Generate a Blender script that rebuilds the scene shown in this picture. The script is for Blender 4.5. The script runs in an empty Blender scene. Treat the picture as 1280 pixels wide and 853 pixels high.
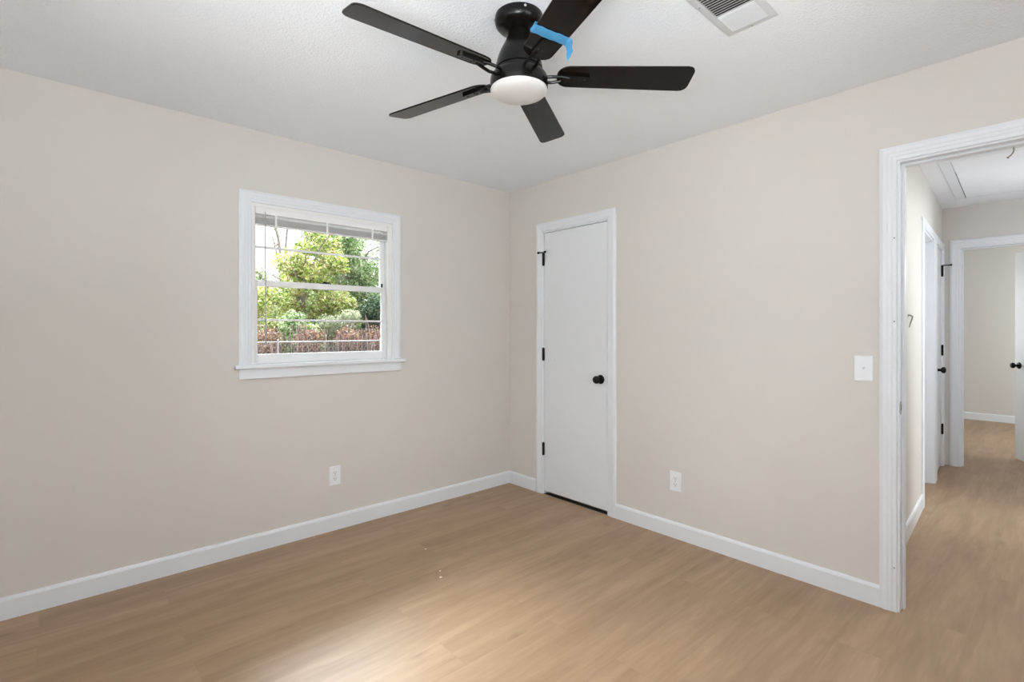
import bpy, bmesh, math, random
from mathutils import Vector, Matrix, Euler

random.seed(7)
PI = math.pi
SC = bpy.context.scene
COL = SC.collection
H = 2.44                                   # ceiling height

# ------------------------------------------------------------------ camera
FPX, VPX, HORIZON = 631.0, 1338.0, 413.0
TH = math.atan((VPX - 640.0) / FPX)        # yaw, left of +Y
cam_d = bpy.data.cameras.new('camera')
cam = bpy.data.objects.new('camera', cam_d)
COL.objects.link(cam)
cam.location = (3.1686, -2.8372, 1.2807)
cam.rotation_euler = (PI / 2, 0, TH)
cam_d.sensor_fit = 'HORIZONTAL'
cam_d.sensor_width = 36.0
cam_d.lens = 36.0 * FPX / 1280.0
cam_d.shift_y = -(426.5 - HORIZON) / 1280.0
cam_d.clip_start = 0.02
SC.camera = cam

# ------------------------------------------------------------------ view, world, lights
SC.view_settings.view_transform = 'Standard'
SC.view_settings.look = 'None'
SC.view_settings.gamma = 1.0
SC.view_settings.use_curve_mapping = False
SC.view_settings.exposure = 0.19
SC.cycles.use_denoising = True
SC.cycles.max_bounces = 14
SC.cycles.diffuse_bounces = 8
SC.cycles.glossy_bounces = 4
SC.cycles.transparent_max_bounces = 12
SC.cycles.caustics_reflective = False
SC.cycles.caustics_refractive = False
SC.cycles.sample_clamp_indirect = 8.0

SKY_HORIZON, SKY_ZENITH = 2.0, 5.0
wd = bpy.data.worlds.new('overcast_sky')
SC.world = wd
wd.use_nodes = True
nt = wd.node_tree
nt.nodes.clear()
wo = nt.nodes.new('ShaderNodeOutputWorld')
bg = nt.nodes.new('ShaderNodeBackground')
tc = nt.nodes.new('ShaderNodeTexCoord')
sx = nt.nodes.new('ShaderNodeSeparateXYZ')
mr = nt.nodes.new('ShaderNodeMapRange')
mr.inputs['From Min'].default_value = 0.0
mr.inputs['From Max'].default_value = 1.0
mr.inputs['To Min'].default_value = SKY_HORIZON
mr.inputs['To Max'].default_value = SKY_ZENITH
bg.inputs['Color'].default_value = (0.93, 0.97, 1.0, 1)
nt.links.new(tc.outputs['Generated'], sx.inputs[0])
nt.links.new(sx.outputs['Z'], mr.inputs['Value'])
nt.links.new(mr.outputs[0], bg.inputs['Strength'])
nt.links.new(bg.outputs[0], wo.inputs[0])


def area_light(name, loc, direction, w, h, watts, color=(1, 1, 1), portal=False):
    """a rectangular area lamp, for window daylight and for added fill"""
    d = bpy.data.lights.new(name, 'AREA')
    d.shape = 'RECTANGLE'
    d.size, d.size_y = w, h
    d.energy = watts
    d.color = color
    if portal:
        d.cycles.is_portal = True
    o = bpy.data.objects.new(name, d)
    o.location = loc
    o.rotation_euler = Vector(direction).to_track_quat('-Z', 'Y').to_euler()
    COL.objects.link(o)
    return o


DAY = (0.93, 0.97, 1.0)
area_light('daylight_portal', (-0.10, -1.55, 1.54), (1, 0, 0), 0.86, 0.92, 1, portal=True)
area_light('fill_back', (1.75, -3.54, 1.45), (0, 1, -0.15), 1.5, 1.15, 9, DAY)  # added fill from behind the camera
area_light('fill_side', (3.93, -1.60, 1.45), (-1, 0, 0), 1.15, 1.15, 15, DAY)  # added fill to lift the left wall
area_light('bounce_fill', (3.15, -3.00, 1.35), (0, 0, 1), 0.9, 0.6, 58, DAY)  # added fill behind the camera, aimed up to bounce off the ceiling
area_light('daylight_hall', (5.88, 1.85, 1.45), (-1, 0, 0), 1.2, 1.15, 82, DAY)
area_light('fill_far_left', (1.16, 5.20, 1.45), (1, 0, 0), 1.2, 1.15, 22, DAY)  # added fill to brighten the open door's face
area_light('fill_far_right', (5.88, 5.20, 1.45), (-1, 0, 0), 1.2, 1.15, 110, DAY)  # added fill to brighten the far room's back wall
area_light('hall_down_fill', (3.25, 0.85, 2.30), (0, 0, -1), 0.3, 0.3, 12, DAY)  # added fill facing down into the hall, no fixture
lamp_d = bpy.data.lights.new('hall_point_fill', 'POINT')     # added point fill in the hall, no fixture, right of the frame
lamp_d.energy = 9
lamp_d.shadow_soft_size = 0.16
lamp_d.color = DAY
lamp = bpy.data.objects.new('hall_point_fill', lamp_d)
lamp.location = (3.36, 2.40, 1.75)
COL.objects.link(lamp)
sun_d = bpy.data.lights.new('hazy_sun', 'SUN')               # sun behind thin cloud: a very wide, soft disc
sun_d.angle = math.radians(38)
sun_d.energy = 27.0
sun_d.color = (0.93, 0.96, 1.0)
sun = bpy.data.objects.new('hazy_sun', sun_d)
COL.objects.link(sun)
sun.rotation_euler = Vector((math.cos(math.radians(54)), -0.09, -math.sin(math.radians(54)))).to_track_quat('-Z', 'Y').to_euler()

# ------------------------------------------------------------------ materials


def new_mat(name):
    m = bpy.data.materials.new(name)
    m.use_nodes = True
    n = m.node_tree
    b = n.nodes['Principled BSDF']
    return m, n, b


def set_spec(b, v):
    b.inputs['Specular IOR Level'].default_value = v


def paint(name, col, rough=0.5, bump=0.0, scale=200.0, spec=0.5, var=0.0):
    m, n, b = new_mat(name)
    b.inputs['Roughness'].default_value = rough
    set_spec(b, spec)
    b.inputs['Base Color'].default_value = (*col, 1)
    geo = n.nodes.new('ShaderNodeNewGeometry')
    nz = n.nodes.new('ShaderNodeTexNoise')
    nz.inputs['Scale'].default_value = scale
    nz.inputs['Detail'].default_value = 3
    n.links.new(geo.outputs['Position'], nz.inputs['Vector'])
    if var > 0:
        nv = n.nodes.new('ShaderNodeTexNoise')
        nv.inputs['Scale'].default_value = 3.0
        n.links.new(geo.outputs['Position'], nv.inputs['Vector'])
        mx = n.nodes.new('ShaderNodeMix')
        mx.data_type = 'RGBA'
        mx.inputs['A'].default_value = (*[c * (1 - var) for c in col], 1)
        mx.inputs['B'].default_value = (*[min(1, c * (1 + var)) for c in col], 1)
        n.links.new(nv.outputs['Fac'], mx.inputs['Factor'])
        n.links.new(mx.outputs['Result'], b.inputs['Base Color'])
    if bump > 0:
        bp = n.nodes.new('ShaderNodeBump')
        bp.inputs['Strength'].default_value = bump
        bp.inputs['Distance'].default_value = 0.004
        n.links.new(nz.outputs['Fac'], bp.inputs['Height'])
        n.links.new(bp.outputs[0], b.inputs['Normal'])
    return m


def wood_floor(name):
    m, n, b = new_mat(name)
    L = n.links.new
    geo = n.nodes.new('ShaderNodeNewGeometry')
    sep = n.nodes.new('ShaderNodeSeparateXYZ')
    L(geo.outputs['Position'], sep.inputs[0])
    cmb = n.nodes.new('ShaderNodeCombineXYZ')
    L(sep.outputs['Y'], cmb.inputs['X'])
    L(sep.outputs['X'], cmb.inputs['Y'])
    br = n.nodes.new('ShaderNodeTexBrick')
    br.offset = 0.37
    br.inputs['Scale'].default_value = 1.0
    br.inputs['Brick Width'].default_value = 1.22
    br.inputs['Row Height'].default_value = 0.18
    br.inputs['Mortar Size'].default_value = 0.0008
    br.inputs['Mortar Smooth'].default_value = 0.3
    br.inputs['Color1'].default_value = (0, 0, 0, 1)
    br.inputs['Color2'].default_value = (1, 1, 1, 1)
    br.inputs['Mortar'].default_value = (0.3, 0.3, 0.3, 1)
    L(cmb.outputs[0], br.inputs['Vector'])
    bw = n.nodes.new('ShaderNodeRGBToBW')
    L(br.outputs['Color'], bw.inputs[0])
    # grain coordinates, shifted per plank
    mul = n.nodes.new('ShaderNodeMath')
    mul.operation = 'MULTIPLY'
    mul.inputs[1].default_value = 17.0
    L(bw.outputs[0], mul.inputs[0])
    gx = n.nodes.new('ShaderNodeMath'); gx.operation = 'MULTIPLY'; gx.inputs[1].default_value = 9.0
    gy = n.nodes.new('ShaderNodeMath'); gy.operation = 'MULTIPLY'; gy.inputs[1].default_value = 0.9
    L(sep.outputs['X'], gx.inputs[0]); L(sep.outputs['Y'], gy.inputs[0])
    gc = n.nodes.new('ShaderNodeCombineXYZ')
    L(gx.outputs[0], gc.inputs['X']); L(gy.outputs[0], gc.inputs['Y']); L(mul.outputs[0], gc.inputs['Z'])
    n1 = n.nodes.new('ShaderNodeTexNoise')
    n1.inputs['Scale'].default_value = 1.3; n1.inputs['Detail'].default_value = 5; n1.inputs['Roughness'].default_value = 0.55
    n1.inputs['Distortion'].default_value = 0.6
    L(gc.outputs[0], n1.inputs['Vector'])
    n2 = n.nodes.new('ShaderNodeTexNoise')
    n2.inputs['Scale'].default_value = 7.0; n2.inputs['Detail'].default_value = 4
    L(gc.outputs[0], n2.inputs['Vector'])
    # knots: small soft blots
    vo = n.nodes.new('ShaderNodeTexVoronoi')
    vo.inputs['Scale'].default_value = 1.0
    kc = n.nodes.new('ShaderNodeCombineXYZ')
    kx = n.nodes.new('ShaderNodeMath'); kx.operation = 'MULTIPLY'; kx.inputs[1].default_value = 5.0
    ky = n.nodes.new('ShaderNodeMath'); ky.operation = 'MULTIPLY'; ky.inputs[1].default_value = 2.4
    L(sep.outputs['X'], kx.inputs[0]); L(sep.outputs['Y'], ky.inputs[0])
    L(kx.outputs[0], kc.inputs['X']); L(ky.outputs[0], kc.inputs['Y']); L(mul.outputs[0], kc.inputs['Z'])
    L(kc.outputs[0], vo.inputs['Vector'])
    kn = n.nodes.new('ShaderNodeMapRange')
    kn.inputs['From Min'].default_value = 0.03; kn.inputs['From Max'].default_value = 0.16
    kn.inputs['To Min'].default_value = 0.55; kn.inputs['To Max'].default_value = 0.0
    L(vo.outputs['Distance'], kn.inputs['Value'])
    ramp = n.nodes.new('ShaderNodeValToRGB')
    r = ramp.color_ramp
    r.elements[0].position = 0.25; r.elements[0].color = (*FLOOR_DARK, 1)
    r.elements[1].position = 0.75; r.elements[1].color = (*FLOOR_LIGHT, 1)
    L(n1.outputs['Fac'], ramp.inputs[0])
    mx = n.nodes.new('ShaderNodeMix'); mx.data_type = 'RGBA'; mx.blend_type = 'MULTIPLY'
    mx.inputs['Factor'].default_value = 1.0
    r2 = n.nodes.new('ShaderNodeValToRGB')
    r2.color_ramp.elements[0].position = 0.35; r2.color_ramp.elements[0].color = (0.90, 0.89, 0.87, 1)
    r2.color_ramp.elements[1].position = 0.65; r2.color_ramp.elements[1].color = (1, 1, 1, 1)
    L(n2.outputs['Fac'], r2.inputs[0])
    L(ramp.outputs[0], mx.inputs['A']); L(r2.outputs[0], mx.inputs['B'])
    # per plank tone
    r3 = n.nodes.new('ShaderNodeValToRGB')
    r3.color_ramp.elements[0].color = (0.94, 0.93, 0.92, 1)
    r3.color_ramp.elements[1].color = (1.0, 1.0, 1.0, 1)
    L(bw.outputs[0], r3.inputs[0])
    m2 = n.nodes.new('ShaderNodeMix'); m2.data_type = 'RGBA'; m2.blend_type = 'MULTIPLY'; m2.inputs['Factor'].default_value = 1.0
    L(mx.outputs['Result'], m2.inputs['A']); L(r3.outputs[0], m2.inputs['B'])
    m3 = n.nodes.new('ShaderNodeMix'); m3.data_type = 'RGBA'
    m3.inputs['B'].default_value = (0.20, 0.125, 0.07, 1)
    L(kn.outputs[0], m3.inputs['Factor']); L(m2.outputs['Result'], m3.inputs['A'])
    # plank seams
    m4 = n.nodes.new('ShaderNodeMix'); m4.data_type = 'RGBA'
    m4.inputs['B'].default_value = (0.22, 0.15, 0.10, 1)
    sm = n.nodes.new('ShaderNodeMath'); sm.operation = 'MULTIPLY'; sm.inputs[1].default_value = 0.45
    L(br.outputs['Fac'], sm.inputs[0]); L(sm.outputs[0], m4.inputs['Factor'])
    L(m3.outputs['Result'], m4.inputs['A'])
    L(m4.outputs['Result'], b.inputs['Base Color'])
    b.inputs['Roughness'].default_value = 0.42
    set_spec(b, 0.4)
    bp = n.nodes.new('ShaderNodeBump'); bp.inputs['Strength'].default_value = 0.06; bp.inputs['Distance'].default_value = 0.002
    L(n2.outputs['Fac'], bp.inputs['Height']); L(bp.outputs[0], b.inputs['Normal'])
    return m


def wood_dark(name, c0, c1, rough):
    """grain along the object's own X axis"""
    m, n, b = new_mat(name)
    L = n.links.new
    t = n.nodes.new('ShaderNodeTexCoord')
    mp = n.nodes.new('ShaderNodeMapping')
    mp.inputs['Scale'].default_value = (2.5, 45, 45)
    L(t.outputs['Object'], mp.inputs[0])
    nz = n.nodes.new('ShaderNodeTexNoise')
    nz.inputs['Scale'].default_value = 1.5; nz.inputs['Detail'].default_value = 4
    L(mp.outputs[0], nz.inputs['Vector'])
    rp = n.nodes.new('ShaderNodeValToRGB')
    rp.color_ramp.elements[0].position = 0.35; rp.color_ramp.elements[0].color = (*c0, 1)
    rp.color_ramp.elements[1].position = 0.7; rp.color_ramp.elements[1].color = (*c1, 1)
    L(nz.outputs['Fac'], rp.inputs[0]); L(rp.outputs[0], b.inputs['Base Color'])
    b.inputs['Roughness'].default_value = rough
    b.inputs['IOR'].default_value = 1.30
    return m


def glass_mat(name):
    m = bpy.data.materials.new(name)
    m.use_nodes = True
    n = m.node_tree
    n.nodes.clear()
    o = n.nodes.new('ShaderNodeOutputMaterial')
    mix = n.nodes.new('ShaderNodeMixShader')
    tr = n.nodes.new('ShaderNodeBsdfTransparent')
    tr.inputs[0].default_value = (0.96, 0.98, 0.97, 1)
    gl = n.nodes.new('ShaderNodeBsdfGlossy')
    gl.inputs['Roughness'].default_value = 0.02
    fr = n.nodes.new('ShaderNodeFresnel')
    fr.inputs[0].default_value = 1.3
    n.links.new(fr.outputs[0], mix.inputs[0])
    n.links.new(tr.outputs[0], mix.inputs[1])
    n.links.new(gl.outputs[0], mix.inputs[2])
    n.links.new(mix.outputs[0], o.inputs[0])
    return m


def leaf_mat(name, cols, scale=2.2):
    """foliage: hue wanders leaf by leaf and clump by clump"""
    m, n, b = new_mat(name)
    L = n.links.new
    geo = n.nodes.new('ShaderNodeNewGeometry')
    nz = n.nodes.new('ShaderNodeTexNoise')
    nz.inputs['Scale'].default_value = scale; nz.inputs['Detail'].default_value = 2
    L(geo.outputs['Position'], nz.inputs['Vector'])
    ad = n.nodes.new('ShaderNodeMath'); ad.operation = 'MULTIPLY_ADD'
    ad.inputs[1].default_value = 0.55
    L(geo.outputs['Random Per Island'], ad.inputs[0])
    su = n.nodes.new('ShaderNodeMath'); su.operation = 'MULTIPLY'; su.inputs[1].default_value = 0.45
    L(nz.outputs['Fac'], su.inputs[0]); L(su.outputs[0], ad.inputs[2])
    rp = n.nodes.new('ShaderNodeValToRGB')
    e = rp.color_ramp.elements
    while len(e) < len(cols):
        e.new(0.5)
    for i, c in enumerate(cols):
        e[i].position = 0.15 + 0.7 * i / (len(cols) - 1)
        e[i].color = (*c, 1)
    L(ad.outputs[0], rp.inputs[0]); L(rp.outputs[0], b.inputs['Base Color'])
    b.inputs['Roughness'].default_value = 0.5
    tr = n.nodes.new('ShaderNodeBsdfTranslucent')
    L(rp.outputs[0], tr.inputs[0])
    mx = n.nodes.new('ShaderNodeMixShader'); mx.inputs[0].default_value = 0.4
    L(b.outputs[0], mx.inputs[1]); L(tr.outputs[0], mx.inputs[2])
    L(mx.outputs[0], n.nodes['Material Output'].inputs['Surface'])
    return m


FLOOR_DARK = (0.300, 0.194, 0.114)
FLOOR_LIGHT = (0.440, 0.302, 0.188)
M = {}
M['wall'] = paint('greige_wall_paint', (0.66, 0.632, 0.602), 0.75, 0.05, 260, 0.3, 0.012)
M['ceiling'] = paint('stippled_ceiling_paint', (0.86, 0.89, 0.935), 0.9, 1.0, 105, 0.2, 0.01)
M['trim'] = paint('white_trim_paint', (0.77, 0.80, 0.845), 0.35, 0.0, 60, 0.5, 0.008)
M['door'] = paint('white_door_paint', (0.77, 0.795, 0.825), 0.42, 0.02, 120, 0.4, 0.008)
M['floor'] = wood_floor('oak_vinyl_plank')
M['vinyl'] = paint('white_window_vinyl', (0.84, 0.845, 0.85), 0.35, 0.0, 60, 0.5)
M['blind'] = paint('white_blind_slats', (0.86, 0.86, 0.87), 0.45, 0.0, 60, 0.4)
M['glass'] = glass_mat('window_glass')
M['black'] = paint('black_iron_finish', (0.004, 0.004, 0.004), 0.38, 0.0, 60, 0.5)
M['bronze'] = paint('black_bronze_metal', (0.003, 0.0026, 0.0022), 0.25, 0.0, 60, 0.5)
M['black'].node_tree.nodes['Principled BSDF'].inputs['IOR'].default_value = 1.3
M['bronze'].node_tree.nodes['Principled BSDF'].inputs['IOR'].default_value = 1.33
M['blade'] = wood_dark('espresso_blade', (0.003, 0.0022, 0.0018), (0.010, 0.006, 0.004), 0.12)
M['frost'] = paint('frosted_lamp_glass', (0.62, 0.605, 0.60), 0.28, 0.0, 40, 0.5)
M['tape'] = paint('blue_masking_tape', (0.06, 0.25, 0.46), 0.6, 0.25, 140, 0.3, 0.10)
M['plastic'] = paint('white_plate_plastic', (0.81, 0.835, 0.87), 0.3, 0.0, 60, 0.5)
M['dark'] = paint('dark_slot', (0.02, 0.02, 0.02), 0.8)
M['steel'] = paint('satin_nickel', (0.35, 0.34, 0.33), 0.35, 0.0, 60, 0.8)
M['vent'] = paint('white_register_enamel', (0.61, 0.62, 0.64), 0.4, 0.0, 60, 0.5)
M['ductblack'] = paint('duct_dark', (0.03, 0.03, 0.03), 0.9)
M['wire'] = paint('grey_wire', (0.22, 0.21, 0.19), 0.6)
M['chip'] = paint('white_paint_chip', (0.85, 0.84, 0.82), 0.6)
M['soil'] = paint('leaf_littered_ground', (0.10, 0.08, 0.055), 0.95, 0.6, 14, 0.1, 0.35)
M['galv'] = paint('galvanised_wire', (0.27, 0.26, 0.28), 0.5, 0.0, 60, 0.5)
M['bark'] = paint('grey_bark', (0.26, 0.22, 0.20), 0.9, 0.6, 30, 0.1, 0.25)
M['cane'] = paint('pale_pinkish_cane', (0.50, 0.36, 0.33), 0.8, 0.3, 30, 0.1, 0.3)
M['soffit'] = paint('white_soffit', (0.7, 0.7, 0.7), 0.7)
M['siding'] = paint('pale_siding', (0.55, 0.53, 0.56), 0.8, 0.1, 12, 0.2, 0.05)
M['shingle'] = paint('grey_shingle', (0.22, 0.21, 0.22), 0.9, 0.4, 30, 0.1, 0.2)

# ------------------------------------------------------------------ mesh helpers


class MB:
    def __init__(self, fr=None):
        self.bm = bmesh.new()
        self.fr = fr                                  # optional frame: (s, n, z) -> world

    def P(self, p):
        return self.fr(*p) if self.fr else Vector(p)

    def box(self, a, b, bev=0.0, seg=2):
        x0, y0, z0 = [min(a[i], b[i]) for i in range(3)]
        x1, y1, z1 = [max(a[i], b[i]) for i in range(3)]
        c = [(x0, y0, z0), (x1, y0, z0), (x1, y1, z0), (x0, y1, z0),
             (x0, y0, z1), (x1, y0, z1), (x1, y1, z1), (x0, y1, z1)]
        v = [self.bm.verts.new(self.P(p)) for p in c]
        fs = [self.bm.faces.new([v[i] for i in f]) for f in
              ((0, 3, 2, 1), (4, 5, 6, 7), (0, 1, 5, 4), (1, 2, 6, 5), (2, 3, 7, 6), (3, 0, 4, 7))]
        if bev > 0:
            es = list({e for f in fs for e in f.edges})
            bmesh.ops.bevel(self.bm, geom=es, offset=bev, segments=seg, profile=0.7, affect='EDGES')
        return self

    def lathe(self, prof, base, axis, seg=40):
        """prof: (radius, distance along axis) from base"""
        base, ax = Vector(base), Vector(axis).normalized()
        u = ax.orthogonal().normalized()
        w = ax.cross(u)
        rings = []
        for r, d in prof:
            if r < 1e-6:
                rings.append([self.bm.verts.new(self.P(base + ax * d))])
            else:
                rings.append([self.bm.verts.new(self.P(base + ax * d + (u * math.cos(2 * PI * k / seg) + w * math.sin(2 * PI * k / seg)) * r)) for k in range(seg)])
        for a, b in zip(rings, rings[1:]):
            for k in range(seg):
                k2 = (k + 1) % seg
                if len(a) == 1 and len(b) == 1:
                    continue
                if len(a) == 1:
                    self.bm.faces.new((a[0], b[k2], b[k]))
                elif len(b) == 1:
                    self.bm.faces.new((a[k], a[k2], b[0]))
                else:
                    self.bm.faces.new((a[k], a[k2], b[k2], b[k]))
        for rg in (rings[0], rings[-1]):
            if len(rg) > 2:
                self.bm.faces.new(rg)
        return self

    def tube(self, pts, r, seg=8, r2=None):
        pts = [Vector(p) for p in pts]
        n = len(pts)
        rings = []
        up = None
        for i, p in enumerate(pts):
            t = (pts[min(i + 1, n - 1)] - pts[max(i - 1, 0)]).normalized()
            if up is None:
                up = t.orthogonal().normalized()
            else:
                up = (up - t * up.dot(t)).normalized()
            w = t.cross(up)
            rr = r if r2 is None else r + (r2 - r) * i / max(1, n - 1)
            rings.append([self.bm.verts.new(self.P(p + (up * math.cos(2 * PI * k / seg) + w * math.sin(2 * PI * k / seg)) * rr)) for k in range(seg)])
        for a, b in zip(rings, rings[1:]):
            for k in range(seg):
                self.bm.faces.new((a[k], a[(k + 1) % seg], b[(k + 1) % seg], b[k]))
        self.bm.faces.new(rings[0]); self.bm.faces.new(rings[-1])
        return self

    def loft(self, rows, closed=True):
        """rows: lists of points of equal length; each row is closed into a ring, first and last rows are capped"""
        vs = [[self.bm.verts.new(self.P(p)) for p in row] for row in rows]
        k = len(vs[0])
        for a, b in zip(vs, vs[1:]):
            for i in range(k if closed else k - 1):
                j = (i + 1) % k
                self.bm.faces.new((a[i], a[j], b[j], b[i]))
        if closed:
            self.bm.faces.new(vs[0]); self.bm.faces.new(vs[-1])
        return self

    def build(self, name, mat, parent=None, smooth=None):
        bm = self.bm
        bmesh.ops.recalc_face_normals(bm, faces=bm.faces)
        me = bpy.data.meshes.new(name)
        bm.to_mesh(me); bm.free()
        me.materials.append(M[mat] if isinstance(mat, str) else mat)
        o = bpy.data.objects.new(name, me)
        COL.objects.link(o)
        if parent is not None:
            o.parent = parent
            if parent.type == 'EMPTY':
                o.matrix_parent_inverse = Matrix.Translation(-parent.location) if parent.rotation_euler.z == 0 else parent.matrix_basis.inverted()
        if smooth:
            for p in me.polygons:
                p.use_smooth = True
            o.data.set_sharp_from_angle(angle=math.radians(smooth))
        return o


def tag(o, label=None, cat=None, group=None, kind=None):
    if label: o['label'] = label
    if cat: o['category'] = cat
    if group: o['group'] = group
    if kind: o['kind'] = kind
    return o


def empty(name, loc, label, cat, group=None, kind=None):
    o = bpy.data.objects.new(name, None)
    o.empty_display_size = 0.1
    o.location = loc
    COL.objects.link(o)
    return tag(o, label, cat, group, kind)


def frame(origin, s, nrm):
    o, s, nrm = Vector((*origin, 0)), Vector((*s, 0)).normalized(), Vector((*nrm, 0)).normalized()

    def f(a, b, c):
        p = o + s * a + nrm * b
        return Vector((p.x, p.y, c))
    return f


# wall frames: (along the wall, out into the room, height)
FR_RIGHT = frame((0, 0), (1, 0), (0, -1))            # wall with the closet and the hall doorway
FR_LEFT = frame((0, 0), (0, 1), (1, 0))              # wall with the window
SK = Vector((-0.059, 1.0)).normalized()
HX0 = 2.50 + 0.059 * 0.9                             # hall left wall at y = 0
FR_HALL = frame((HX0, 0), (SK.x, SK.y), (SK.y, -SK.x))
YEND = 3.45
FR_END = frame((0, YEND), (1, 0), (0, -1))
FR_BACK = frame((0, -3.38), (1, 0), (0, 1))
FR_SIDE = frame((3.78, 0), (0, 1), (-1, 0))
FR_OUT = frame((5.72, 0), (0, 1), (-1, 0))

CASING = [(0, 0), (0, 0.009), (0.003, 0.0115), (0.016, 0.0115), (0.020, 0.0145), (0.033, 0.0145), (0.037, 0.017),
          (0.052, 0.017), (0.060, 0.013), (0.066, 0.011), (0.066, 0)]


def casing(fr, s0, s1, zt, name, parent, prof=CASING, z0=0.0, mat='trim', base=0.0, scale=1.0):
    """a mitred casing on three sides of an opening"""
    mb = MB(fr)
    rows = [[], [], [], []]
    for w, t in prof:
        w *= scale
        rows[0].append((s0 - w, base + t, z0)); rows[1].append((s0 - w, base + t, zt + w))
        rows[2].append((s1 + w, base + t, zt + w)); rows[3].append((s1 + w, base + t, z0))
    mb.loft(rows)
    return mb.build(name, mat, parent)


def wall(name, fr, s0, s1, thick, openings, mat='wall', z1=H):
    """one wall with rectangular openings (s0, s1, z0, z1), its room face at n = 0"""
    mb = MB(fr)
    cuts = sorted(openings)
    cur = s0
    for a, b, c, d in cuts:
        if a > cur: mb.box((cur, -thick, 0), (a, 0, z1))
        if c > 0: mb.box((a, -thick, 0), (b, 0, c))
        if d < z1: mb.box((a, -thick, d), (b, 0, z1))
        cur = b
    if cur < s1: mb.box((cur, -thick, 0), (s1, 0, z1))
    bmesh.ops.remove_doubles(mb.bm, verts=mb.bm.verts, dist=1e-5)
    return tag(mb.build(name, mat), kind='structure')


def baseboard(name, fr, s0, s1, label, h=0.098, t=0.014):
    mb = MB(fr)
    prof = [(0, 0), (t, 0), (t, h - 0.014), (t - 0.003, h - 0.005), (t - 0.007, h), (0, h)]
    mb.loft([[(s0, a, b) for a, b in prof], [(s1, a, b) for a, b in prof]])
    return tag(mb.build(name, 'trim'), label, 'baseboard', None, 'structure')


# ------------------------------------------------------------------ the shell
WT = 0.115
YB, XS = -3.38, 3.78
mb = MB(); mb.box((-0.14, YB - 0.14, -0.08), (5.86, 7.05, 0))
tag(mb.build('floor', 'floor'), 'light oak vinyl plank floor running through bedroom and hall', 'floor', None, 'structure')
mb = MB(); mb.box((-0.14, YB - 0.14, H), (5.86, 7.05, H + 0.1))
tag(mb.build('ceiling', 'ceiling'), 'white stippled ceiling above the bedroom and hall', 'ceiling', None, 'structure')

WY0, WY1, WZ0, WZ1 = -2.005, -1.095, 1.065, 2.02       # window opening
w = wall('wall_left', FR_LEFT, YB, 0.0, 0.14, [(WY0, WY1, WZ0, WZ1)])
tag(w, 'greige painted wall holding the window', 'wall')
DX0, DX1, DZT = 0.392, 1.027, 2.052                     # closet door opening
HXA, HXB, HZT = 2.642, 3.44, 2.050                      # hall doorway opening
w = wall('wall_right', FR_RIGHT, -0.14, 5.86, WT, [(DX0, DX1, 0, DZT), (HXA, HXB, 0, HZT)])
tag(w, 'greige painted wall holding the closet door and the doorway to the hall', 'wall')
w = wall('wall_back', FR_BACK, 0, XS + 0.14, 0.14, [(1.0, 2.5, 0.9, 2.0)])
tag(w, 'greige painted wall behind the camera', 'wall')
w = wall('wall_side', FR_SIDE, YB, 0.0, 0.14, [(-2.15, -1.05, 0.9, 2.0)])
tag(w, 'greige painted side wall right of the camera', 'wall')
ln = (YEND - 0) / SK.y
HA0, HA1, HAZ = 1.862, 2.605, 2.035                     # first hall doorway (along the skewed wall)
HB0, HB1 = 2.775, 3.365                                 # linen closet
w = wall('wall_hall', FR_HALL, WT + 0.003, ln, WT, [(HA0, HA1, 0, HAZ), (HB0, HB1, 0, HAZ)])
tag(w, 'greige painted hall wall with two narrow door openings', 'wall')
EX0, EX1, EZT = 2.468, 3.235, 2.062
w = wall('wall_end', FR_END, 1.2, 5.86, WT, [(EX0, EX1, 0, EZT)])
tag(w, 'greige painted wall at the end of the hall around the far doorway', 'wall')
# hall right wall with an opening into a sunlit side room
FR_HR = frame((3.53, 0), (0, 1), (-1, 0))
w = wall('wall_hall_right', FR_HR, WT, YEND, WT, [(1.45, 2.25, 0, 2.05)])
tag(w, 'greige painted wall on the right of the hall', 'wall')
w = wall('wall_outer', FR_OUT, WT, 7.05, 0.14, [(1.25, 2.45, 0.9, 2.0), (4.6, 5.8, 0.9, 2.0)])
tag(w, 'greige painted outer wall beyond the hall', 'wall')
FR_FAR = frame((0, 6.92), (1, 0), (0, -1))
w = wall('wall_far', FR_FAR, 1.2, 5.72, 0.13, [])
tag(w, 'greige painted back wall of the room beyond the hall', 'wall')
FR_IN = frame((1.30, 0), (0, 1), (1, 0))
w = wall('wall_inner', FR_IN, WT, 6.92, 0.10, [(4.6, 5.8, 0.9, 2.0)])
tag(w, 'greige painted inner wall beside the hall rooms', 'wall')
FR_CL = frame((-0.02, 0), (0, 1), (1, 0))
mb = MB(); mb.box((-0.14, WT, 0), (0.0, 0.75, H)); mb.box((0.0, 0.75, 0), (1.20, 0.85, H))
tag(mb.build('wall_closet', 'wall'), 'greige painted walls inside the bedroom closet', 'wall', None, 'structure')
FR_HC = frame((2.05, 0), (0, 1), (1, 0))
mb = MB(); mb.box((1.30, 2.66, 0), (2.33, 2.72, H))
tag(mb.build('wall_partition', 'wall'), 'partition between the rooms left of the hall', 'wall', None, 'structure')

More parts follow.
